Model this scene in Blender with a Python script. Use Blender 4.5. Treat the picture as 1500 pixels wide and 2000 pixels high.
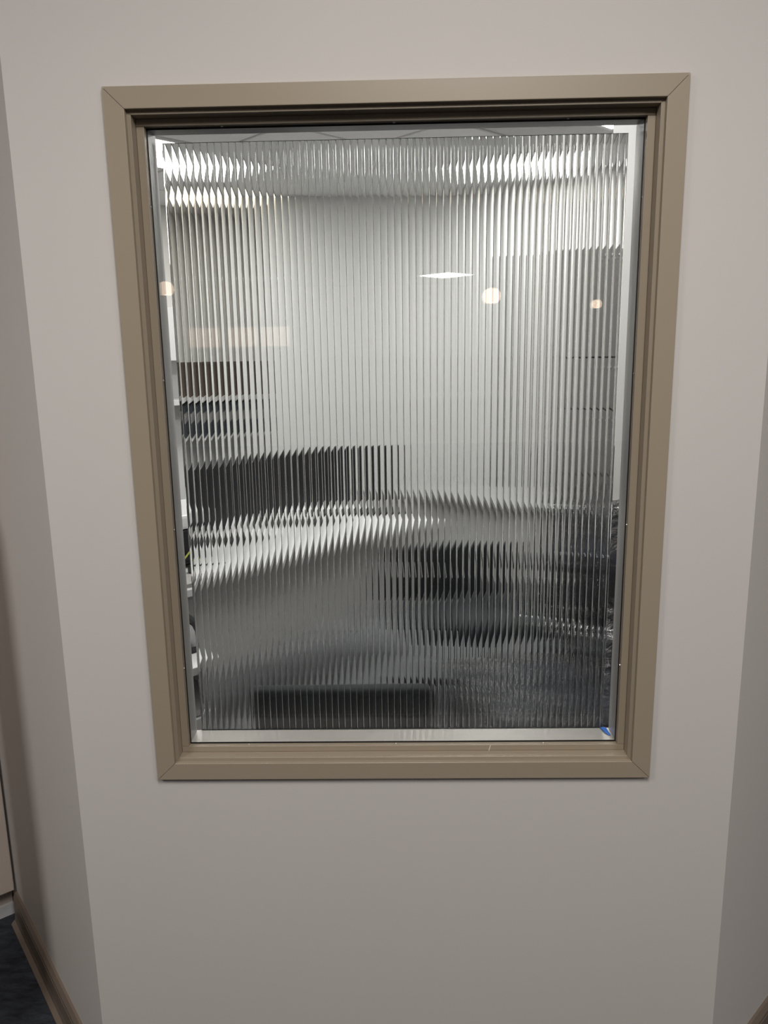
import bpy, bmesh, math, random
from mathutils import Vector, Matrix
random.seed(7)
sc = bpy.context.scene
for o in list(bpy.data.objects): bpy.data.objects.remove(o)
R = math.radians
COL = sc.collection

# ------------------------------------------------------------------ camera
WC = 1.42                      # height of the window centre above the floor
CAM = Vector((0.0026, -1.3623, 0.1857 + WC))
yaw, pitch, roll = R(-1.24), R(-11.59), R(-0.93)
fwd = Vector((math.sin(yaw)*math.cos(pitch), math.cos(yaw)*math.cos(pitch), math.sin(pitch)))
right = Vector((math.cos(yaw), -math.sin(yaw), 0))
up = right.cross(fwd)
r2 = math.cos(roll)*right + math.sin(roll)*up
u2 = -math.sin(roll)*right + math.cos(roll)*up
cd = bpy.data.cameras.new('camera'); cam = bpy.data.objects.new('camera', cd); COL.objects.link(cam)
m = Matrix((r2, u2, -fwd)).transposed().to_4x4(); m.translation = CAM
cam.matrix_world = m
cd.sensor_fit = 'VERTICAL'; cd.sensor_height = 24.0; cd.lens = 1502.0/2000.0*24.0
cd.clip_start = 0.01
sc.camera = cam

# ------------------------------------------------------------------ world, exposure
w = bpy.data.worlds.new('world'); sc.world = w; w.use_nodes = True
w.node_tree.nodes['Background'].inputs[0].default_value = (0.5, 0.5, 0.52, 1)
w.node_tree.nodes['Background'].inputs[1].default_value = 0.02
vs = sc.view_settings
vs.view_transform = 'Standard'; vs.look = 'None'; vs.gamma = 1; vs.use_curve_mapping = False
vs.exposure = 0.0
sc.cycles.caustics_refractive = False; sc.cycles.adaptive_threshold = 0.03
sc.cycles.caustics_reflective = False
sc.cycles.max_bounces = 8; sc.cycles.diffuse_bounces = 3; sc.cycles.glossy_bounces = 3
sc.cycles.transmission_bounces = 6; sc.cycles.transparent_max_bounces = 10
L_OFFICE = 17.0      # radiance of the office ceiling panels
L_HALL = 17.2        # radiance of the hall ceiling panels
CEIL = WC + 1.35

# ------------------------------------------------------------------ materials
def mat(name, col, rough=0.6, metal=0.0, bump=None, var=None, coat=0.0, spec=0.5):
    mt = bpy.data.materials.new(name); mt.use_nodes = True
    nt = mt.node_tree; b = nt.nodes['Principled BSDF']
    b.inputs['Base Color'].default_value = (*col, 1); b.inputs['Roughness'].default_value = rough
    b.inputs['Metallic'].default_value = metal; b.inputs['Coat Weight'].default_value = coat
    b.inputs['Specular IOR Level'].default_value = spec
    tc = nt.nodes.new('ShaderNodeTexCoord')
    if var:
        sc_, amt = var
        n = nt.nodes.new('ShaderNodeTexNoise'); n.inputs['Scale'].default_value = sc_; n.inputs['Detail'].default_value = 5
        nt.links.new(tc.outputs['Object'], n.inputs['Vector'])
        cr = nt.nodes.new('ShaderNodeValToRGB')
        cr.color_ramp.elements[0].position = 0.3; cr.color_ramp.elements[1].position = 0.7
        cr.color_ramp.elements[0].color = (*[c*(1-amt) for c in col], 1)
        cr.color_ramp.elements[1].color = (*[min(1, c*(1+amt)) for c in col], 1)
        nt.links.new(n.outputs['Fac'], cr.inputs['Fac']); nt.links.new(cr.outputs['Color'], b.inputs['Base Color'])
    if bump:
        sc_, st, dist = bump
        n2 = nt.nodes.new('ShaderNodeTexNoise'); n2.inputs['Scale'].default_value = sc_; n2.inputs['Detail'].default_value = 4
        nt.links.new(tc.outputs['Object'], n2.inputs['Vector'])
        bp = nt.nodes.new('ShaderNodeBump'); bp.inputs['Strength'].default_value = st; bp.inputs['Distance'].default_value = dist
        nt.links.new(n2.outputs['Fac'], bp.inputs['Height']); nt.links.new(bp.outputs['Normal'], b.inputs['Normal'])
    return mt
def emit(name, col, s, sampling='FRONT'):
    mt = bpy.data.materials.new(name); mt.use_nodes = True
    nt = mt.node_tree; nt.nodes.clear()
    e = nt.nodes.new('ShaderNodeEmission'); e.inputs[0].default_value = (*col, 1); e.inputs[1].default_value = s
    o = nt.nodes.new('ShaderNodeOutputMaterial'); nt.links.new(e.outputs[0], o.inputs[0])
    mt.cycles.emission_sampling = sampling; return mt
def glass(name, ior, col=(1, 1, 1)):
    mt = bpy.data.materials.new(name); mt.use_nodes = True
    nt = mt.node_tree; nt.nodes.clear()
    g = nt.nodes.new('ShaderNodeBsdfGlass'); g.inputs['Color'].default_value = (*col, 1)
    g.inputs['Roughness'].default_value = 0.0; g.inputs['IOR'].default_value = ior
    o = nt.nodes.new('ShaderNodeOutputMaterial'); nt.links.new(g.outputs[0], o.inputs[0]); return mt
M = {}
M['wall'] = mat('painted_drywall', (0.66, 0.622, 0.594), 0.75, bump=(220, 0.06, 0.001), var=(1.3, 0.015))
M['owall'] = mat('office_drywall', (0.76, 0.76, 0.75), 0.8, bump=(200, 0.05, 0.001))
M['post'] = mat('white_post_paint', (0.9, 0.9, 0.885), 0.6, bump=(200, .04, .001))
M['casing'] = mat('tan_enamel', (0.36, 0.298, 0.222), 0.38, bump=(140, 0.03, 0.0005))
M['base'] = mat('tan_vinyl_base', (0.205, 0.158, 0.125), 0.45, var=(9, 0.06))
M['gasket'] = mat('black_rubber', (0.008, 0.007, 0.007), 0.6)
M['screw'] = mat('screw_steel', (0.55, 0.53, 0.5), 0.3, 1.0)
M['sill'] = mat('brushed_sill_metal', (0.60, 0.57, 0.535), 0.40, 0.2, var=(30, 0.03))
M['jamb'] = mat('grey_jamb_enamel', (0.50, 0.485, 0.465), 0.35, var=(8, 0.03))
# clear pane: passes light straight through, mirrors by Schlick's Fresnel law on each face
mt = bpy.data.materials.new('clear_glass'); mt.use_nodes = True; M['pane'] = mt
nt = mt.node_tree; nt.nodes.clear()
tr = nt.nodes.new('ShaderNodeBsdfTransparent'); tr.inputs[0].default_value = (.985, .99, .987, 1)
gl = nt.nodes.new('ShaderNodeBsdfGlossy'); gl.inputs['Roughness'].default_value = 0.0
lw = nt.nodes.new('ShaderNodeLayerWeight'); lw.inputs['Blend'].default_value = 0.5
pw = nt.nodes.new('ShaderNodeMath'); pw.operation = 'POWER'; pw.inputs[1].default_value = 5.0
ma = nt.nodes.new('ShaderNodeMath'); ma.operation = 'MULTIPLY_ADD'; ma.inputs[1].default_value = 0.96; ma.inputs[2].default_value = 0.04
mx = nt.nodes.new('ShaderNodeMixShader'); out = nt.nodes.new('ShaderNodeOutputMaterial')
nt.links.new(lw.outputs['Facing'], pw.inputs[0]); nt.links.new(pw.outputs[0], ma.inputs[0]); nt.links.new(ma.outputs[0], mx.inputs[0])
nt.links.new(tr.outputs[0], mx.inputs[1]); nt.links.new(gl.outputs[0], mx.inputs[2]); nt.links.new(mx.outputs[0], out.inputs[0])
M['edge'] = mat('ground_glass_edge', (0.30, 0.32, 0.32), 0.9, bump=(400, .2, .0005))
M['reed'] = glass('reeded_glass', 1.5, (0.985, 0.992, 0.988))
M['tape'] = mat('blue_tape', (0.035, 0.20, 0.78), 0.55, bump=(300, 0.2, 0.0006))
M['chip'] = mat('white_chip', (0.85, 0.83, 0.78), 0.5)
M['ceil'] = mat('ceiling_grid_white', (0.62, 0.62, 0.61), 0.7)
M['tile'] = mat('mineral_tile', (0.84, 0.84, 0.83), 0.9, bump=(90, 0.25, 0.002), var=(60, 0.03))
M['white'] = mat('white_laminate', (0.74, 0.74, 0.74), 0.4, var=(3, 0.01))
M['greypanel'] = mat('grey_laminate', (0.56, 0.555, 0.545), 0.5, var=(5, 0.03))
M['greydesk'] = mat('grey_desk_laminate', (0.30, 0.30, 0.295), 0.5, var=(4, .03))
M['ofloor'] = mat('grey_carpet_tile', (0.15, 0.152, 0.16), 0.95, bump=(240, .6, .003), var=(18, 0.2))
M['greycab'] = mat('grey_cabinet', (0.13, 0.127, 0.122), 0.5, var=(4, 0.03))
M['metal'] = mat('satin_metal', (0.55, 0.55, 0.56), 0.35, 0.9)
M['black'] = mat('black_plastic', (0.012, 0.012, 0.014), 0.4, bump=(300, 0.05, 0.0005))
M['mesh'] = mat('black_fabric', (0.016, 0.018, 0.021), 0.85, bump=(500, 0.3, 0.001))
M['screen'] = mat('dark_screen', (0.01, 0.011, 0.014), 0.15)
M['navy'] = mat('navy_upholstery', (0.022, 0.025, 0.04), 0.8, bump=(250, 0.4, 0.002), var=(4, 0.25))
M['card'] = mat('brown_cardboard', (0.10, 0.075, 0.06), 0.8, var=(7, 0.1))
M['binder'] = mat('slate_binder', (0.05, 0.06, 0.075), 0.5)
M['paper'] = mat('paper', (0.72, 0.70, 0.68), 0.8, bump=(25, 0.6, 0.01))
M['cable'] = mat('yellow_green_cable', (0.45, 0.5, 0.08), 0.5)
M['cab'] = mat('pale_cabinet_laminate', (0.60, 0.52, 0.46), 0.5, var=(5, 0.03))
M['white_lamp'] = mat('lamp_frame_white', (0.8, 0.8, 0.8), 0.5)
M['diff_office'] = emit('office_diffuser', (1.0, 0.99, 0.965), L_OFFICE)
M['diff_warm'] = emit('warm_diffuser', (1.0, 0.86, 0.66), 4.0)
M['diff_hall'] = emit('hall_diffuser', (1.0, 0.965, 0.925), L_HALL)
M['shade'] = emit('pendant_shade_glow', (1.0, 0.72, 0.52), 7.0, 'NONE')
M['bulb'] = emit('pendant_bulb', (1.0, 0.86, 0.7), 45.0, 'NONE')
M['amber'] = emit('amber_panel_glow', (1.0, 0.74, 0.58), 1.3, 'NONE')
# carpet
mt = mat('blue_grey_carpet', (0.022, 0.025, 0.033), 0.95, bump=(260, 0.8, 0.004)); M['carpet'] = mt
nt = mt.node_tree; b = nt.nodes['Principled BSDF']; tc = nt.nodes.new('ShaderNodeTexCoord')
n1 = nt.nodes.new('ShaderNodeTexNoise'); n1.inputs['Scale'].default_value = 14; n1.inputs['Detail'].default_value = 8; n1.inputs['Roughness'].default_value = 0.7
mp = nt.nodes.new('ShaderNodeMapping'); mp.inputs['Rotation'].default_value = (0, 0, R(25)); mp.inputs['Scale'].default_value = (1, 3.2, 1)
nt.links.new(tc.outputs['Object'], mp.inputs['Vector']); nt.links.new(mp.outputs['Vector'], n1.inputs['Vector'])
cr = nt.nodes.new('ShaderNodeValToRGB'); cr.color_ramp.elements[0].position = 0.36; cr.color_ramp.elements[1].position = 0.7
cr.color_ramp.elements[0].color = (0.010, 0.012, 0.017, 1); cr.color_ramp.elements[1].color = (0.052, 0.060, 0.078, 1)
nt.links.new(n1.outputs['Fac'], cr.inputs['Fac']); nt.links.new(cr.outputs['Color'], b.inputs['Base Color'])
# clear stretch film over the stacked seats: transparent with glossy wrinkles
mt = bpy.data.materials.new('stretch_film'); mt.use_nodes = True; M['film'] = mt
nt = mt.node_tree; nt.nodes.clear()
tr = nt.nodes.new('ShaderNodeBsdfTransparent'); gl = nt.nodes.new('ShaderNodeBsdfGlossy'); gl.inputs['Roughness'].default_value = 0.12
mx = nt.nodes.new('ShaderNodeMixShader'); fr = nt.nodes.new('ShaderNodeFresnel'); fr.inputs['IOR'].default_value = 1.42
out = nt.nodes.new('ShaderNodeOutputMaterial'); tc = nt.nodes.new('ShaderNodeTexCoord')
mp = nt.nodes.new('ShaderNodeMapping'); mp.inputs['Scale'].default_value = (1, 1, 4.5); mp.inputs['Rotation'].default_value = (0.35, 0.2, 0)
nz = nt.nodes.new('ShaderNodeTexNoise'); nz.inputs['Scale'].default_value = 9; nz.inputs['Detail'].default_value = 6; nz.inputs['Distortion'].default_value = 1.2
bp = nt.nodes.new('ShaderNodeBump'); bp.inputs['Strength'].default_value = 1.0; bp.inputs['Distance'].default_value = 0.05
nt.links.new(tc.outputs['Object'], mp.inputs['Vector']); nt.links.new(mp.outputs['Vector'], nz.inputs['Vector'])
nt.links.new(nz.outputs['Fac'], bp.inputs['Height']); nt.links.new(bp.outputs['Normal'], gl.inputs['Normal']); nt.links.new(bp.outputs['Normal'], fr.inputs['Normal'])
nt.links.new(fr.outputs[0], mx.inputs[0]); nt.links.new(tr.outputs[0], mx.inputs[1]); nt.links.new(gl.outputs[0], mx.inputs[2]); nt.links.new(mx.outputs[0], out.inputs[0])

# ------------------------------------------------------------------ helpers
def bm_box(bm, x0, x1, y0, y1, z0, z1, bev=0.0):
    r = bmesh.ops.create_cube(bm, size=1.0)
    vs_ = r['verts']
    for v in vs_:
        v.co = Vector((x0 + (v.co.x+.5)*(x1-x0), y0 + (v.co.y+.5)*(y1-y0), z0 + (v.co.z+.5)*(z1-z0)))
    if bev > 0:
        es = set(e for v in vs_ for e in v.link_edges)
        bmesh.ops.bevel(bm, geom=list(es), offset=bev, segments=2, affect='EDGES', profile=0.6)
def bm_prism(bm, pts, z0, z1):
    """extrude a plan polygon (x, y) from z0 to z1"""
    lo = [bm.verts.new((x, y, z0)) for x, y in pts]; hi = [bm.verts.new((x, y, z1)) for x, y in pts]
    n = len(pts)
    bm.faces.new(lo[::-1]); bm.faces.new(hi)
    for i in range(n): bm.faces.new((lo[i], lo[(i+1) % n], hi[(i+1) % n], hi[i]))
    bmesh.ops.recalc_face_normals(bm, faces=bm.faces)
def bm_sweep(bm, prof, P0, P1, nrm):
    """extrude a profile (offset along nrm, z) along P0 -> P1"""
    A = [bm.verts.new((P0[0]+o*nrm[0], P0[1]+o*nrm[1], z)) for o, z in prof]
    B = [bm.verts.new((P1[0]+o*nrm[0], P1[1]+o*nrm[1], z)) for o, z in prof]
    n = len(prof)
    bm.faces.new(A); bm.faces.new(B[::-1])
    for i in range(n): bm.faces.new((A[i], B[i], B[(i+1) % n], A[(i+1) % n]))
    bmesh.ops.recalc_face_normals(bm, faces=bm.faces)
def bm_tube(bm, pts, r, seg=8):
    pts = [Vector(p) for p in pts]; rings = []
    for i, p in enumerate(pts):
        d = (pts[min(i+1, len(pts)-1)] - pts[max(i-1, 0)]).normalized()
        a = d.cross(Vector((0, 0, 1)))
        if a.length < 1e-3: a = d.cross(Vector((1, 0, 0)))
        a.normalize(); c = d.cross(a)
        rings.append([bm.verts.new(p + r*(math.cos(2*math.pi*k/seg)*a + math.sin(2*math.pi*k/seg)*c)) for k in range(seg)])
    for i in range(len(rings)-1):
        for k in range(seg): bm.faces.new((rings[i][k], rings[i][(k+1) % seg], rings[i+1][(k+1) % seg], rings[i+1][k]))
    bm.faces.new(rings[0]); bm.faces.new(rings[-1][::-1])
    bmesh.ops.recalc_face_normals(bm, faces=bm.faces)
def bm_lathe(bm, prof, seg=24, c=(0, 0)):
    rings = []
    for r, z in prof:
        rings.append([bm.verts.new((c[0]+r*math.cos(2*math.pi*k/seg), c[1]+r*math.sin(2*math.pi*k/seg), z)) for k in range(seg)])
    for i in range(len(rings)-1):
        for k in range(seg): bm.faces.new((rings[i][k], rings[i][(k+1) % seg], rings[i+1][(k+1) % seg], rings[i+1][k]))
    bmesh.ops.recalc_face_normals(bm, faces=bm.faces)
def obj(name, bm, material, parent=None, smooth=False, label=None):
    me = bpy.data.meshes.new(name); bm.to_mesh(me); bm.free()
    if smooth: me.polygons.foreach_set('use_smooth', [True]*len(me.polygons))
    me.materials.append(M[material]); o = bpy.data.objects.new(name, me); COL.objects.link(o)
    if parent: o.parent = parent
    if label: o['label'] = label
    return o
def box(name, material, parent, *a, bev=0.0, label=None):
    bm = bmesh.new(); bm_box(bm, *a, bev=bev); return obj(name, bm, material, parent, label=label)
def thing(name, label, cat, loc=(0, 0, 0), rz=0.0, group=None):
    e = bpy.data.objects.new(name, None); COL.objects.link(e); e.location = loc; e.rotation_euler = (0, 0, rz)
    e.empty_display_size = 0.1
    e['label'] = label; e['category'] = cat
    if group: e['group'] = group
    return e
def structure(o): o['kind'] = 'structure'; return o
def sempty(name, loc=(0, 0, 0), rz=0.0):
    e = bpy.data.objects.new(name, None); COL.objects.link(e); e.location = loc; e.rotation_euler = (0, 0, rz)
    return structure(e)
S = math.sqrt(.5)
def W(a, b): return ((a-b)*S, (a+b)*S)      # office grid (45 degrees to the window wall) -> world
RZ = R(45)

# ------------------------------------------------------------------ shell
bm = bmesh.new(); bm_box(bm, -6, 6, -13, 7.5, -0.1, 0); structure(obj('floor', bm, 'carpet'))
bm = bmesh.new(); bm_box(bm, -6, 6, -13, 7.5, CEIL+0.012, CEIL+0.1); ceiling = structure(obj('ceiling', bm, 'ceil'))
XL, XR = -0.639, 0.638
dl = (math.cos(R(129.7)), math.sin(R(129.7))); dr = (math.cos(R(43.5)), math.sin(R(43.5)))
nl = (-dl[1], dl[0]); nr = (dr[1], -dr[0])           # normals toward the hall
nl = (-math.sin(R(129.7)), math.cos(R(129.7)))
TH = 0.115
def inner(xc, d, n):
    px, py = xc - n[0]*TH, -n[1]*TH
    t = (TH - py)/d[1]; return (px + t*d[0], TH)
ILx = inner(XL, dl, nl); IRx = inner(XR, dr, nr)
HX, HZ = 0.4465, 0.592                                # rough opening, half sizes
bm = bmesh.new()
bm_prism(bm, [(XL, 0), (-HX, 0), (-HX, TH), ILx], 0, CEIL+.012)
bm_prism(bm, [(HX, 0), (XR, 0), IRx, (HX, TH)], 0, CEIL+.012)
bm_box(bm, -HX, HX, 0, TH, 0, WC-HZ); bm_box(bm, -HX, HX, 0, TH, WC+HZ, CEIL+.012)
structure(obj('wall_front', bm, 'wall'))
LL, LR = 4.5, 3.9
for nm, xc, d, n, I, L in (('wall_left', XL, dl, nl, ILx, LL), ('wall_right', XR, dr, nr, IRx, LR)):
    bm = bmesh.new()
    bm_prism(bm, [(xc, 0), I, (xc - n[0]*TH + d[0]*L, -n[1]*TH + d[1]*L), (xc + d[0]*L, d[1]*L)], 0, CEIL+.012)
    structure(obj(nm, bm, 'wall'))
# far walls of the office
B1, A1 = 4.8, 4.12
bm = bmesh.new(); bm_box(bm, -0.9, A1+.1, B1, B1+.1, 0, CEIL+.012); o = structure(obj('wall_far_left', bm, 'owall')); o.rotation_euler.z = RZ
bm = bmesh.new(); bm_box(bm, A1, A1+.1, -0.9, B1, 0, CEIL+.012); o = structure(obj('wall_far_right', bm, 'owall')); o.rotation_euler.z = RZ
bm = bmesh.new(); bm_box(bm, -.75, 1.15, 4.75, 4.85, 0, CEIL+.012); structure(obj('wall_corner_fill', bm, 'owall'))  # added across the far corner to catch light and keep it from going dark
# hall walls behind and beside the camera
sL, sR = 1.46, 2.0
qL = (XL + dl[0]*sL, dl[1]*sL); qR = (XR + dr[0]*sR, dr[1]*sR)
bm = bmesh.new(); bm_prism(bm, [qL, (qL[0]+nl[0]*4.2, qL[1]+nl[1]*4.2), (qL[0]+nl[0]*4.2+dl[0]*.1, qL[1]+nl[1]*4.2+dl[1]*.1), (qL[0]+dl[0]*.1, qL[1]+dl[1]*.1)], 0, CEIL+.012); structure(obj('wall_alcove_left', bm, 'wall'))
bm = bmesh.new(); bm_prism(bm, [qR, (qR[0]+nr[0]*4.0, qR[1]+nr[1]*4.0), (qR[0]+nr[0]*4.0+dr[0]*.1, qR[1]+nr[1]*4.0+dr[1]*.1), (qR[0]+dr[0]*.1, qR[1]+dr[1]*.1)], 0, CEIL+.012); structure(obj('wall_alcove_right', bm, 'wall'))
bm = bmesh.new(); bm_box(bm, -4.6, -4.5, -12.5, -1.0, 0, CEIL+.012); structure(obj('wall_hall_left', bm, 'wall'))
bm = bmesh.new(); bm_box(bm, 4.5, 4.6, -12.5, -0.9, 0, CEIL+.012); structure(obj('wall_hall_right', bm, 'wall'))
bm = bmesh.new(); bm_box(bm, -4.6, 4.6, -12.6, -12.5, 0, CEIL+.012); structure(obj('wall_back', bm, 'wall'))
# slim white post standing in the office behind the right edge of the window
bm = bmesh.new(); bm_box(bm, -.055, .055, -.055, .055, 0, CEIL, bev=.003); o = structure(obj('wall_column', bm, 'post')); o.location = (.826, 1.5, 0); o.rotation_euler.z = RZ
# unseen post added in the hall to cast the left return wall's shadow
PX, PY = -1.16, 0.09
bm = bmesh.new(); bm_box(bm, -.12, .12, -.05, .05, 0, 1.45, bev=.008); o = structure(obj('shadow_post', bm, 'wall')); o.location = (PX, PY, 0); o.rotation_euler.z = R(-24)
# baseboards
prof = [(0, 0), (.026, 0), (.026, .004), (.016, .014), (.0135, .03), (.0135, .076), (.0125, .078), (.0125, .086), (.006, .1), (0, .1)]
def bb(name, P0, P1, n):
    bm = bmesh.new(); bm_sweep(bm, prof, P0, P1, n); return structure(obj(name, bm, 'base'))
bb('baseboard_left', (XL, 0), (XL + dl[0]*.752, dl[1]*.752), nl); bb('baseboard_right', (XR, 0), qR, nr); bb('baseboard_front', (XL-.01, 0), (XR+.01, 0), (0, -1))

bm = bmesh.new(); bm_prism(bm, [ILx, IRx, W(A1, -.42), W(A1, B1), W(-.42, B1)], -.002, .002); structure(obj('floor_office', bm, 'ofloor'))
# ceiling tiles of the office (45 degree grid)
A0g, B0g, T = 2.27, 2.46, 0.61
tile_me = None
A_TROF = (1.085, 2.305, 3.075, 3.685); C_TROF = (3.37, 3.98, 1.39, 2.0); B_TROF = (1.8, 3.02, .78, 1.39); FILL_TROF = (.50, 1.11, .60, 1.21); E_TROF = (2.38, 2.99, 3.73, 4.34)
def overlap(a0, b0, q): return a0 < q[1]-.05 and a0+T > q[0]+.05 and b0 < q[3]-.05 and b0+T > q[2]+.05
for i in range(-5, 4):
    for j in range(-5, 5):
        a0, b0 = A0g + i*T, B0g + j*T
        if a0+b0+T < 0.5 or a0 < -.55 or b0 < -.55: continue
        if a0 > A1-.1 or b0 > B1-.1 or (a0+b0)*S > 4.7: continue
        if overlap(a0, b0, A_TROF) or overlap(a0, b0, C_TROF) or overlap(a0, b0, B_TROF) or overlap(a0, b0, FILL_TROF) or overlap(a0, b0, E_TROF): continue
        if tile_me is None:
            t = box('ceiling_tile', 'tile', ceiling, .012, T-.012, .012, T-.012, 0, .011, bev=.003); tile_me = t.data
        else:
            t = bpy.data.objects.new('ceiling_tile', tile_me); COL.objects.link(t); t.parent = ceiling
        t.location = (*W(a0, b0), CEIL); t.rotation_euler.z = RZ

# ------------------------------------------------------------------ window_1
win = sempty('window_1', (0, 0, WC))
OX, OZ, IX, IZ = 0.475, 0.619, 0.440, 0.5845
def quad_frame(name, material, ox, oz, ix, iz, y0, y1, gap=0.0, bev=0.0, order=('left', 'right', 'top', 'bottom')):
    """four mitred members between an outer and an inner rectangle, front y0 to back y1"""
    O = [(-ox, -oz), (ox, -oz), (ox, oz), (-ox, oz)]; I = [(-ix, -iz), (ix, -iz), (ix, iz), (-ix, iz)]
    res = []
    for k in range(4):
        a, b2 = O[k], O[(k+1) % 4]; c, d = I[(k+1) % 4], I[k]
        bm = bmesh.new(); P = []
        ex = Vector((b2[0]-a[0], b2[1]-a[1])).normalized()*gap
        for (x, z), s in ((a, 1), (b2, -1), (c, -1), (d, 1)): P.append((x+ex.x*s, z+ex.y*s))
        f = [bm.verts.new((x, y0, z)) for x, z in P]; g = [bm.verts.new((x, y1, z)) for x, z in P]
        bm.faces.new(f); bm.faces.new(g[::-1])
        for q in range(4): bm.faces.new((f[q], g[q], g[(q+1) % 4], f[(q+1) % 4]))
        bmesh.ops.recalc_face_normals(bm, faces=bm.faces)
        if bev:
            es = [e for e in bm.edges if abs(e.verts[0].co.y-y0) < 1e-6 and abs(e.verts[1].co.y-y0) < 1e-6]
            es = [e for e in es if (e.verts[0].co-e.verts[1].co).length > 0.3]
            bmesh.ops.bevel(bm, geom=es, offset=bev, segments=3, affect='EDGES', profile=0.5)
        res.append(obj(name, bm, material, win))
    return res
quad_frame('casing_board', 'casing', OX, OZ, IX, IZ, -.0095, .0, gap=.0005, bev=.0012)
quad_frame('frame_liner', 'casing', IX+.006, IZ+.006, .4335, .578, .0004, .040, gap=.0002, bev=.0008)
# glazing stops: butt jointed, verticals run between head and bottom stops
SX, SZ = .4198, .5652
def stop(x0, x1, z0, z1):
    bm = bmesh.new(); bm_box(bm, x0, x1, .023, .0358, z0, z1, bev=.0009); obj('glazing_stop', bm, 'casing', win)
stop(-.4331, -SX, -SZ-.0005, SZ+.0005); stop(SX, .4331, -SZ-.0005, SZ+.0005)
stop(-.4331, .4331, SZ+.001, .5776); stop(-.4331, .4331, -.5776, -SZ-.001)
quad_frame('gasket', 'gasket', SX+.002, SZ+.002, SX-.0018, SZ-.0018, .0352, .0362)
box('glass_pane', 'pane', win, -.428, .428, .0363, .0423, -.573, .573)
# rear jambs and sill on the office side
bm = bmesh.new(); bm_box(bm, -.445, -.4205, .0425, .0885, -.5672, .5672); obj('jamb_liner', bm, 'jamb', win)
bm = bmesh.new(); bm_box(bm, .4205, .445, .0425, .0885, -.5672, .5672); obj('jamb_liner', bm, 'jamb', win)
bm = bmesh.new(); bm_box(bm, -.445, .445, .0425, .0830, .5674, .588); obj('head_liner', bm, 'jamb', win)
bm = bmesh.new(); bm_box(bm, -.445, .445, .0425, .0942, -.590, -.5674, bev=.001); obj('sill_board', bm, 'sill', win)
# screws through the stops
bm = bmesh.new(); bm_lathe(bm, [(0.0001, -.0012), (.0016, -.0010), (.0022, 0), (.0022, .002)], 10)
scr = obj('screw', bm, 'screw', win); first = True
def screw(x, y, z, rx, ry):
    global first
    o = scr if first else scr.copy()
    if not first: COL.objects.link(o); o.parent = win
    first = False; o.location = (x, y, z); o.rotation_euler = (rx, ry, 0)
for z in (.44, .145, -.13, -.405):
    screw(-SX+.0002, .030, z, 0, R(-90)); screw(SX-.0002, .030, z, 0, R(90))
for x in (-.29, 0, .29):
    screw(x, .030, SZ+.0006, 0, 0); screw(x-.012, .030, -SZ-.0007, R(180), 0)
bm = bmesh.new(); bm_box(bm, -.0006, .0006, -.0003, .0003, -.006, .006)
o = obj('paint_chip', bm, 'chip', win, label='white sliver on the bottom stop'); o.location = (.172, .0225, -.572); o.rotation_euler = (0, R(15), 0)

# ------------------------------------------------------------------ reeded panel
panel = thing('reeded_glass_panel', 'clear reeded glass panel with vertical flutes standing on the window sill', 'glass panel', (0, .092, WC-.5670))
PXL, PXR, PH = -.4115, .4085, 1.124
PITCH, T0 = .0127, .0048
XRISE = .88*PITCH
FL0, FL1 = 4.0, 22.5
def slope(x):            # tilt of the back face over one flute, degrees
    return FL0 + (FL1-FL0)*x/XRISE
NS = 200
_rise = sum(math.tan(R(slope(XRISE*(k+.5)/NS))) for k in range(NS))*XRISE/NS
def _drop(sc_): return sum(math.tan(R(sc_*(FB0 + (FB1-FB0)*(k+.5)/NS))) for k in range(NS))*(PITCH-XRISE)/NS
FB0, FB1 = 20.0, 66.0
_lo, _hi = .3, 1.5
for _ in range(40):
    _m = (_lo+_hi)/2
    if _drop(_m) > _rise: _hi = _m
    else: _lo = _m
def slope_at(x, side):   # side 0: long face, side 1: short return face
    return slope(x) if side == 0 else -_m*(FB0 + (FB1-FB0)*(x-XRISE)/(PITCH-XRISE))
def prof_t(x):
    def integ(x0, x1, side):
        n = 60; return sum(math.tan(R(slope_at(x0+(x1-x0)*(k+.5)/n, side))) for k in range(n))*(x1-x0)/n
    return integ(0, x, 0) if x <= XRISE+1e-9 else _rise + integ(XRISE, x, 1)
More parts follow.
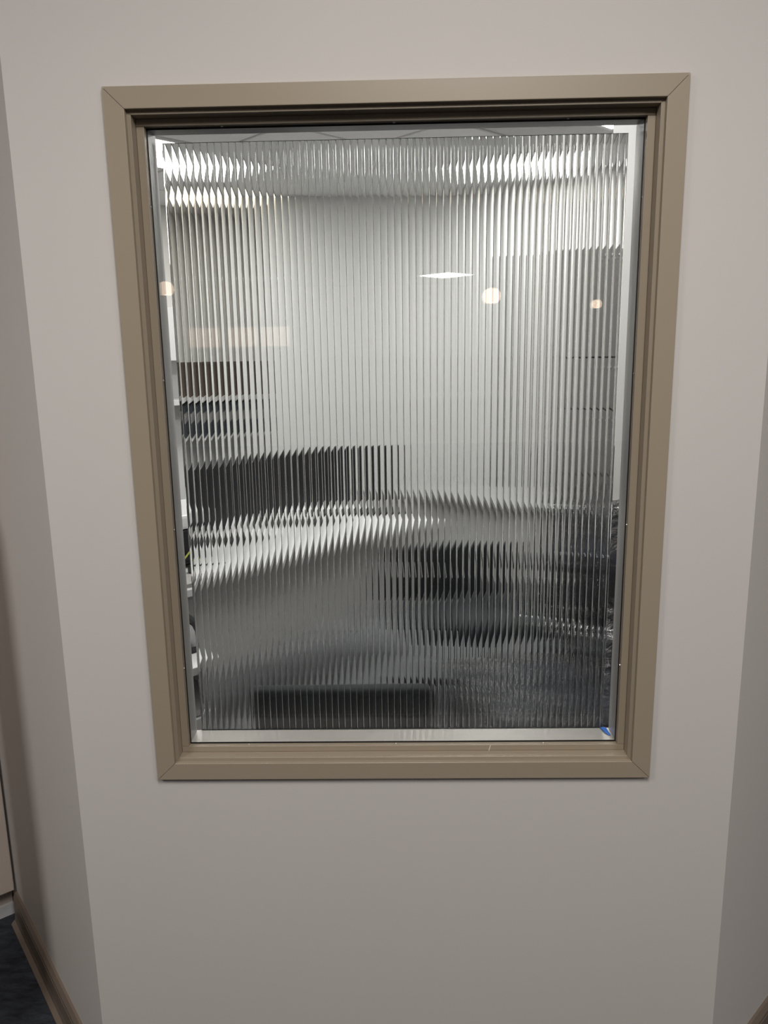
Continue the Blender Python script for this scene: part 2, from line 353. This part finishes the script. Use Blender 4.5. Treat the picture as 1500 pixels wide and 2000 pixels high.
def rib_mesh(x0, x1):
    """back surface of one flute between local x0 and x1 plus its end caps; front of the sheet lies at y = 0"""
    V, F, N, outline = [], [], [], []
    def add(x, y, z, nn): V.append((x, y, z)); N.append(nn); return len(V)-1
    for side, (u0, u1, n) in enumerate(((0, XRISE, 12), (XRISE, PITCH, 8))):
        a0, a1 = max(u0, x0), min(u1, x1)
        if a1 - a0 < 1e-6: continue
        idx = []
        for k in range(n+1):
            x = a0 + (a1-a0)*k/n; sl = R(slope_at(x, side)); y = T0 + prof_t(x)
            nn = (-math.sin(sl), math.cos(sl), 0)
            idx.append((add(x, y, 0, nn), add(x, y, PH, nn)))
            if not outline or x > outline[-1][0]+1e-7: outline.append((x, y))
        for i in range(n): F.append((idx[i+1][0], idx[i][0], idx[i][1], idx[i+1][1]))
    for z, s in ((0, -1), (PH, 1)):
        ids = [add(x, y, z, (0, 0, s)) for x, y in outline] + [add(outline[-1][0], 0, z, (0, 0, s)), add(outline[0][0], 0, z, (0, 0, s))]
        F.append(tuple(ids))
    me = bpy.data.meshes.new('flute'); me.from_pydata(V, [], F); me.update()
    bm = bmesh.new(); bm.from_mesh(me); bm.faces.ensure_lookup_table()
    for f in bm.faces:   # make every face agree with its intended outward normal
        nn = Vector((0, 0, 0))
        for v in f.verts: nn += Vector(N[v.index])
        f.normal_update()
        if f.normal.dot(nn) < 0: f.normal_flip()
        f.smooth = True
    bm.to_mesh(me); bm.free(); me.update()
    me.normals_split_custom_set_from_vertices(N)
    me.materials.append(M['reed']); me.materials.append(M['edge'])
    for p in me.polygons:
        if abs(p.normal.z) > .9: p.material_index = 1
    return me, outline
xb = PXL + .0042          # first flute boundary
n_full = int((PXR - xb)/PITCH)
full, _ = rib_mesh(0, PITCH)
def put(me, x):
    o = bpy.data.objects.new('flute', me); COL.objects.link(o); o.parent = panel; o.location = (x, 0, 0)
me0, ol0 = rib_mesh(PITCH-.0042, PITCH); put(me0, xb-PITCH)
for k in range(n_full): put(full, xb + k*PITCH)
rest = PXR - xb - n_full*PITCH
me1, ol1 = rib_mesh(0, rest); put(me1, xb + n_full*PITCH)
yl, yr = ol0[0][1], ol1[-1][1]
bm = bmesh.new()
v = [bm.verts.new(p) for p in ((PXL, 0, 0), (PXR, 0, 0), (PXR, 0, PH), (PXL, 0, PH), (PXL, yl, 0), (PXL, yl, PH), (PXR, yr, 0), (PXR, yr, PH))]
bm.faces.new((v[0], v[1], v[2], v[3])); bm.faces.new((v[4], v[0], v[3], v[5])); bm.faces.new((v[1], v[6], v[7], v[2]))
obj('glass_sheet', bm, 'reed', panel)

# scrap of blue tape on the sill corner
tp = thing('tape_scrap', 'scrap of blue masking tape stuck on the sill corner beside the reeded panel', 'tape', (.4135, .0765, WC-.5672))
bm = bmesh.new()
pts_tp = [(-.0165, .014, .0008), (-.004, .0125, .0030), (.0035, .0115, .0022), (.0052, -.001, .0012), (.0062, -.0155, .0006), (-.0025, -.0125, .0012), (-.009, -.006, .0024), (-.0135, .004, .0020)]
ctr = bm.verts.new((-.004, .002, .0042)); ring = [bm.verts.new((p[0]*.62, p[1]*1.15, p[2])) for p in pts_tp]
for i in range(len(ring)): bm.faces.new((ring[i], ctr, ring[(i+1) % len(ring)]))
bmesh.ops.recalc_face_normals(bm, faces=bm.faces)
bmesh.ops.solidify(bm, geom=list(bm.faces), thickness=.0003)
obj('tape_strip', bm, 'tape', tp)

# ------------------------------------------------------------------ ceiling lights
def troffer(label, x, y, rz, lx, ly, diff, z=CEIL, group=None):
    t = thing('ceiling_light', label, 'ceiling light', (x, y, z), rz, group)
    bm = bmesh.new(); f = .022
    bm_box(bm, -lx/2, lx/2, -ly/2, -ly/2+f, -.008, .012); bm_box(bm, -lx/2, lx/2, ly/2-f, ly/2, -.008, .012)
    bm_box(bm, -lx/2, -lx/2+f, -ly/2+f, ly/2-f, -.008, .012); bm_box(bm, lx/2-f, lx/2, -ly/2+f, ly/2-f, -.008, .012)
    obj('frame', bm, 'white_lamp', t)
    bm = bmesh.new(); hx, hy = lx/2-f, ly/2-f
    bm.faces.new([bm.verts.new(p) for p in ((-hx, -hy, -.004), (-hx, hy, -.004), (hx, hy, -.004), (hx, -hy, -.004))])
    obj('diffuser', bm, diff, t)
    return t
def office_trof(label, q, d='diff_office'): troffer(label, *W((q[0]+q[1])/2, (q[2]+q[3])/2), RZ, q[1]-q[0], q[3]-q[2], d)
office_trof('bright white ceiling light panel seen at the top left corner of the window', A_TROF)
office_trof('white ceiling light panel glowing through the top right flutes', C_TROF)
office_trof('ceiling light panel whose corner shines in the top right of the window', B_TROF)
office_trof('unseen fill light panel added in the office just behind the top of the window', FILL_TROF)  # added above the view to brighten the desk front and lower office
office_trof('warm ceiling light panel glowing through the left flutes below the bright one', E_TROF, 'diff_warm')
troffer('ceiling light panel over the hall in front of the window', .25, -1.45, R(-45), 1.2, .6, 'diff_hall')
troffer('square ceiling light panel mirrored as a small diamond in the glass', .74, -10.7, R(45), .66, .66, 'diff_hall')
troffer('unseen fill light panel added over the hall right of the window', 2.35, -2.3, R(-45), 1.2, .6, 'diff_hall')  # added out of view to brighten the right return wall
troffer('unseen fill light panel added over the hall left of the window', -2.0, -1.65, R(64), 1.2, .6, 'diff_hall')  # added out of view to light the left return wall around the post's shadow
def pendant(label, x, y, z, r):
    t = thing('pendant_lamp', label, 'pendant lamp', (x, y, z), 0, 'pendant lamps mirrored in the glass')
    bm = bmesh.new(); bm_lathe(bm, [(r*.30, r*.80), (r*.72, r*.62), (r*.95, r*.25), (r, -.15*r), (r*.90, -.5*r), (r*.66, -.78*r), (r*.62, -.78*r), (r*.86, -.48*r), (r*.95, -.15*r), (r*.9, .22*r), (r*.68, .57*r), (r*.28, .75*r)], 24); obj('lamp_shade', bm, 'shade', t, True)
    bm = bmesh.new(); bmesh.ops.create_uvsphere(bm, u_segments=16, v_segments=10, radius=r*.56)
    for v_ in bm.verts: v_.co.z = v_.co.z*.55 - r*.46
    obj('bulb', bm, 'bulb', t, True)
    bm = bmesh.new(); bm_tube(bm, [(0, 0, r*.7), (0, 0, CEIL-z-.01)], .003, 6); obj('cord', bm, 'black', t)
    bm = bmesh.new(); bm_lathe(bm, [(.001, CEIL-z-.02), (.05, CEIL-z-.02), (.055, CEIL-z+.01)], 20); obj('canopy', bm, 'white_lamp', t)
pendant('glowing pendant lamp mirrored in the right half of the window', .75, -4.9, 2.05, .072)
pendant('small glowing pendant lamp mirrored near the right edge of the glass', 2.53, -8.7, 2.19, .065)
pendant('glowing pendant lamp mirrored at the left edge of the glass', -1.96, -5.28, 2.18, .07)
# backlit amber panels on the far hall wall, mirrored in the upper left of the glass
for k, (x0, x1) in enumerate(((-3.72, -3.15), (-3.02, -2.50), (-2.42, -1.92))):
    t = thing('backlit_panel', ['pale amber backlit panel mirrored at the left edge of the glass', 'middle one of three pale amber panels mirrored in the glass', 'rightmost of three pale amber panels mirrored in the glass'][k], 'light panel', ((x0+x1)/2, -12.5, 1.78), 0, 'amber panels mirrored in the glass')
    hw = (x1-x0)/2
    bm = bmesh.new(); bm_box(bm, -hw-.03, hw+.03, 0, .03, -.03, .36); obj('frame', bm, 'white_lamp', t)
    box('panel_face', 'amber', t, -hw, hw, .03, .036, 0, .33)

# ------------------------------------------------------------------ hall cabinet at the lower left
cx, cy = XL + dl[0]*.755 + nl[0]*.003, dl[1]*.755 + nl[1]*.003
cab = thing('tall_cabinet', 'pale tall cabinet with recessed plinth at the lower left edge', 'cabinet', (cx, cy, 0), math.atan2(nl[1], nl[0]))
# local x runs out from the wall, local -y... front faces -dl
sgn = 1 if (-math.sin(cab.rotation_euler.z)*dl[0] + math.cos(cab.rotation_euler.z)*dl[1]) > 0 else -1
def cb(name, m_, x0, x1, d0, d1, z0, z1, bev=0.0):
    y0, y1 = sorted((sgn*d0, sgn*d1)); return box(name, m_, cab, x0, x1, y0, y1, z0, z1, bev=bev)
cb('body', 'cab', .0, .95, .02, .62, .105, 2.1)
cb('plinth', 'cab', .002, .94, .055, .60, .035, .105)
cb('plinth_strip', 'white', .002, .945, .045, .055, 0, .035)
for x0, x1 in ((.004, .062),): cb('end_stile', 'cab', x0, x1, .0, .02, .105, 2.1, .002)
for x0, x1 in ((.066, .505), (.509, .946)):
    d = cb('door', 'cab', x0, x1, .0, .02, .108, 2.095, .002)
    hx = x1-.05 if x0 < .2 else x0+.05
    bm = bmesh.new(); bm_tube(bm, [(hx, sgn*0, 1.0), (hx, -sgn*.03, 1.0), (hx, -sgn*.03, 1.15), (hx, sgn*0, 1.15)], .005); obj('handle', bm, 'metal', d)

# ------------------------------------------------------------------ office furniture
def desk(label, a0, a1, b0, b1, zt, top='white', panel_side='b0', group=None):
    t = thing('desk', label, 'desk', (*W(a0, b0), 0), RZ, group)
    la, lb = a1-a0, b1-b0
    box('desk_top', top, t, 0, la, 0, lb, zt-.03, zt, bev=.003)
    if panel_side == 'b0': box('modesty_panel', 'greypanel', t, .03, la-.03, .05, .068, .30, zt-.03)
    else: box('modesty_panel', 'greypanel', t, .05, .068, .03, lb-.03, .30, zt-.03)
    for x in (.03, la-.07):
        for y in (.07, lb-.07): box('leg', 'metal', t, x, x+.04, y-.02, y+.02, 0, zt-.03)
    return t
desk('long white desk with a grey front panel, behind the left flutes', .10, 2.10, 1.55, 2.25, .75)
desk('grey desk with a grey front panel, far behind the right flutes', 2.75, 3.4, .15, 2.25, .75, top='greydesk', panel_side='a0')
def monitor(label, a, b, rz, z=.75, wd=.5, ht=.30):
    t = thing('monitor', label, 'monitor', (*W(a, b), z), RZ+rz, 'monitors on the long desk')
    box('stand_base', 'black', t, -.11, .11, -.08, .08, 0, .012, bev=.003)
    box('stand_neck', 'black', t, -.025, .025, .01, .03, .012, .16)
    box('housing', 'black', t, -wd/2, wd/2, -.02, .012, .07, .07+ht, bev=.008)
    box('screen', 'screen', t, -wd/2+.01, wd/2-.01, .012, .014, .08, .06+ht)
monitor('black monitor, leftmost of the row on the long desk', 1.12, 2.0, R(3))
monitor('black monitor in the middle of the row on the long desk', 1.645, 2.0, R(-3), wd=.48)
monitor('black monitor at the right end of the long desk', 2.03, 1.93, R(-30), wd=.22)
# printer: black base with white lid, seen in the clear gap on the left
t = thing('printer', 'black printer with a white lid on the long desk in the left gap', 'printer', (*W(.62, 2.02), .75), RZ)
box('body', 'black', t, -.22, .22, -.16, .18, 0, .155, bev=.01)
box('lid', 'white', t, -.225, .225, -.165, .185, .156, .215, bev=.012)
box('paper_tray', 'black', t, -.13, .13, -.20, -.16, .02, .04, bev=.004)
box('control_panel', 'greypanel', t, .08, .2, -.168, -.16, .10, .145)
bm = bmesh.new(); bm_tube(bm, [(.50, 1.79, .006), (.54, 1.785, .05), (.60, 1.79, .10), (.64, 1.785, .09), (.70, 1.79, .03), (.75, 1.785, .006)], .004, 6)
o = obj('cable', bm, 'cable'); o.location = (0, 0, .75); o.rotation_euler.z = RZ
o['label'] = 'thin yellow-green cable looped in front of the black printer'; o['category'] = 'cable'
t = thing('power_adapter', 'small black power adapter lying on the desk below the printer', 'adapter', (*W(.60, 1.73), .75), RZ)
box('body', 'black', t, -.06, .06, -.03, .03, 0, .035, bev=.006)
bm = bmesh.new(); bm_tube(bm, [(.06, 0, .02), (.1, .005, .012), (.15, .0, .006), (.2, -.01, .006)], .0035, 6); obj('cord', bm, 'black', t)
bm = bmesh.new()
g = [[bm.verts.new((i*.045-.13, j*.03-.06, .006 + .022*random.random())) for j in range(5)] for i in range(7)]
for i in range(6):
    for j in range(4): bm.faces.new((g[i][j], g[i+1][j], g[i+1][j+1], g[i][j+1]))
bmesh.ops.solidify(bm, geom=list(bm.faces), thickness=.0015)
o = obj('crumpled_paper', bm, 'paper', smooth=True); o.location = (*W(.52, 1.625), .752); o.rotation_euler.z = RZ
o['label'] = 'crumpled pale wrapping paper on the desk front in the left gap'; o['category'] = 'paper'
# pedestal with open slot
t = thing('pedestal', 'white drawer pedestal with a dark open slot at the lower left of the window', 'cabinet', (*W(-.28, .93), 0), RZ)
box('top', 'white', t, 0, .50, 0, .30, .70, .725, bev=.003)
box('side_panel', 'white', t, 0, .018, .01, .29, .03, .70); box('side_panel', 'white', t, .482, .50, .01, .29, .03, .70)
box('back_panel', 'black', t, .018, .482, .27, .28, .03, .70)
box('slot_shelf', 'greypanel', t, .018, .482, .01, .27, .57, .585)
for z0, z1 in ((.31, .565), (.04, .30)):
    d = box('drawer', 'white', t, .021, .479, 0, .26, z0, z1, bev=.003)
    box('handle', 'metal', d, .18, .32, -.015, 0, z1-.05, z1-.035)

t = thing('desk_phone', 'black desk phone on top of the white pedestal in the left gap', 'phone', (*W(.12, 1.12), .726), RZ)
bm = bmesh.new(); bm_sweep(bm, [(-.09, 0), (.07, 0), (.07, .055), (-.09, .02)], (-.09, 0), (.09, 0), (0, 1)); obj('base', bm, 'black', t)
bm = bmesh.new(); bm_tube(bm, [(.055, -.075, .055), (.055, -.05, .078), (.055, .03, .092), (.055, .06, .08)], .014, 8); obj('handset', bm, 'black', t)
box('keypad', 'greypanel', t, -.07, .02, -.05, .03, .043, .046)
bm = bmesh.new(); bm_tube(bm, [(.085, .05, .01), (.10, .0, .06), (.095, -.05, .02), (.085, -.07, .012)], .004, 6); obj('cord', bm, 'black', t)
def office_chair(label, x, y, rz, bw=.42, z0=.52, z1=.90, arms=True, seat=.44):
    t = thing('office_chair', label, 'office chair', (x, y, 0), rz, 'black office chairs')
    bm = bmesh.new(); bm_box(bm, -.22, .22, -.21, .21, seat-.05, seat+.03, bev=.03); obj('seat', bm, 'mesh', t, True)
    bm = bmesh.new(); bm_box(bm, -bw/2, bw/2, -.26, -.215, z0, z1, bev=.014); obj('backrest', bm, 'mesh', t, True)
    bm = bmesh.new(); bm_tube(bm, [(0, -.05, seat-.06), (0, -.2, seat-.05), (0, -.275, seat+.05), (0, -.275, z0+.15)], .018); obj('back_bracket', bm, 'black', t)
    bm = bmesh.new(); bm_lathe(bm, [(.001, seat-.05), (.03, seat-.05), (.03, .2), (.045, .2), (.045, .08), (.001, .08)], 14); obj('gas_column', bm, 'black', t)
    for k in range(5):
        an = 2*math.pi*k/5 + .3
        bm = bmesh.new(); bm_tube(bm, [(.03*math.cos(an), .03*math.sin(an), .1), (.27*math.cos(an), .27*math.sin(an), .07)], .016, 6); l = obj('leg', bm, 'black', t)
        bm = bmesh.new(); bm_tube(bm, [(.27*math.cos(an)-.012*math.sin(an), .27*math.sin(an)+.012*math.cos(an), .026), (.27*math.cos(an)+.012*math.sin(an), .27*math.sin(an)-.012*math.cos(an), .026)], .026, 10); obj('caster', bm, 'black', l)
    if arms:
        for s in (-1, 1):
            bm = bmesh.new(); bm_tube(bm, [(s*.2, 0, seat-.03), (s*.26, 0, seat-.02), (s*.265, -.02, .66)], .013, 8)
            a_ = obj('armrest', bm, 'black', t); box('arm_pad', 'black', a_, s*.265-.035, s*.265+.035, -.13, .13, .66, .69, bev=.01)
    return t
office_chair('black chair back close behind the bottom of the reeded panel', -.11, .475, 0, bw=.40, z0=.55, z1=.882, arms=False)
office_chair('black office chair in the middle of the room behind the right flutes', *W(1.75, .95), RZ+R(150), bw=.46, z0=.47, z1=.72)

# plastic-wrapped seats stacked beside the right wall
def cushion(name, parent, a0, a1, b0, b1, z0, z1, bev, material='navy'):
    bm = bmesh.new(); bm_box(bm, a0, a1, b0, b1, z0, z1)
    bmesh.ops.bevel(bm, geom=list(bm.edges), offset=bev, segments=4, affect='EDGES', profile=0.5)
    return obj(name, bm, material, parent, True)
def film(parent, a0, a1, b0, b1, z0, z1):
    bm = bmesh.new(); bm_box(bm, a0, a1, b0, b1, z0, z1)
    bmesh.ops.subdivide_edges(bm, edges=list(bm.edges), cuts=14, use_grid_fill=True)
    for v_ in bm.verts: v_.co += Vector((random.uniform(-1, 1), random.uniform(-1, 1), random.uniform(-1, 1)))*.008
    return obj('plastic_film', bm, 'film', parent, True, label='clear crinkled stretch film')
t = thing('wrapped_sofa', 'dark navy sofa wrapped in clear plastic at the lower right of the window', 'sofa', (*W(1.01, -.27), 0), RZ)
cushion('base', t, 0, 1.2, 0, .47, .06, .42, .05); cushion('back_cushion', t, .02, 1.18, 0, .2, .42, .80, .06)
cushion('seat_cushion', t, .14, 1.06, .2, .47, .42, .55, .05)
cushion('armrest', t, 0, .15, .0, .47, .42, .70, .05); cushion('armrest', t, 1.05, 1.2, .0, .47, .42, .70, .05)
for a_ in (.06, 1.1):
    for b_ in (.05, .38): box('foot', 'black', t, a_, a_+.05, b_, b_+.05, 0, .06)
film(t, -.015, 1.215, -.015, .485, .05, .812)
t = thing('armchair', 'dark navy seat block wrapped in clear plastic, stacked on the wrapped sofa', 'armchair', (*W(1.01, -.27), .83), RZ)
cushion('seat_cushion', t, .02, .95, .02, .46, 0.01, .2, .05); cushion('back_cushion', t, .03, .94, .02, .24, .2, .32, .05)
film(t, .0, .97, .0, .475, 0.0, .335)

t = thing('wrapped_ottoman', 'low dark ottoman wrapped in clear plastic behind the bottom flutes beside the chair back', 'ottoman', (.44, .52, 0), R(8))
cushion('seat_cushion', t, -.20, .20, -.19, .19, .55, .74, .05); cushion('base', t, -.19, .19, -.18, .18, .05, .55, .03)
for x in (-.17, .12):
    for y in (-.15, .10): box('foot', 'black', t, x, x+.05, y, y+.05, 0, .05)
film(t, -.21, .21, -.2, .2, .04, .75)

# tall grey cabinets on the far right wall
for k in range(3):
    b0 = 1.62 - .62*(k+1)
    t = thing('storage_cabinet', ['tall grey storage cabinet, leftmost of the row behind the right flutes', 'tall grey storage cabinet in the middle of the row behind the right flutes', 'tall grey storage cabinet, rightmost of the row behind the right flutes'][k], 'cabinet', (*W(3.66, b0), 0), RZ, 'tall grey cabinets')
    box('body', 'greycab', t, .02, .44, .0, .615, .06, 2.22); box('plinth', 'black', t, .06, .44, .01, .605, 0, .06)
    for z0, z1 in ((.065, .82), (.83, 1.24), (1.25, 1.56), (1.57, 2.215)):
        d = box('door', 'greycab', t, .0, .02, .004, .611, z0, z1, bev=.002)
        box('handle', 'metal', d, -.015, 0, .25, .37, z1-.06, z1-.048)
# wall cabinet, shelf and the things on it (far left wall)
t = thing('wall_cabinet', 'white wall cabinet on the far left wall beside the clear gap', 'cabinet', (*W(1.25, B1-.32), 1.58), RZ)
box('body', 'white', t, 0, 1.12, .02, .315, 0, .40)
for x in (0, .375, .75): 
    d = box('door', 'white', t, x+.003, x+.367, 0, .02, .003, .397, bev=.003); box('handle', 'metal', d, x+.16, x+.21, -.012, 0, .03, .04)
t = thing('wall_shelf', 'thick white wall shelf under the white wall cabinet', 'shelf', (*W(1.25, B1-.30), 1.24), RZ)
box('board', 'white', t, 0, 2.22, 0, .295, 0, .04, bev=.003); box('bracket', 'metal', t, .3, .33, .02, .295, -.12, 0); box('bracket', 'metal', t, 1.6, 1.63, .02, .295, -.12, 0)
for k, (x, wd_) in enumerate(((2.68, .36), (3.06, .36))):
    t = thing('cardboard_box', ['brown cardboard box, left one on the white wall shelf', 'brown cardboard box, right one on the white wall shelf'][k], 'box', (*W(x, B1-.27), 1.28), RZ, 'cardboard boxes on the wall shelf')
    box('carton', 'card', t, 0, wd_-.015, 0, .24, 0, .28, bev=.003); box('lid_flap', 'card', t, -.004, wd_-.011, -.004, .244, .262, .285)
t = thing('low_bookcase', 'white low bookcase under the wall shelf', 'bookcase', (*W(2.46, B1-.33), 0), RZ)
box('side_panel', 'white', t, 0, .02, 0, .32, 0, .95); box('side_panel', 'white', t, .98, 1.0, 0, .32, 0, .95)
for z in (0.05, .48, .93): box('shelf_board', 'white', t, .02, .98, .0, .32, z, z+.02)
box('back_panel', 'white', t, .02, .98, .31, .32, .05, .95)
for k in range(9):
    x = .06 + k*.10
    t = thing('binder', '%s slate blue ring binder from the left on top of the low bookcase' % ['first', 'second', 'third', 'fourth', 'fifth', 'sixth', 'seventh', 'eighth', 'ninth'][k], 'binder', (*W(2.46+x, B1-.30), .952), RZ, 'binders on the low bookcase')
    box('cover', 'binder', t, 0, .075, 0, .26, 0, .27 - .02*(k % 3 == 1), bev=.004)
    box('spine_label', 'paper', t, .02, .055, -.002, 0, .12, .2)
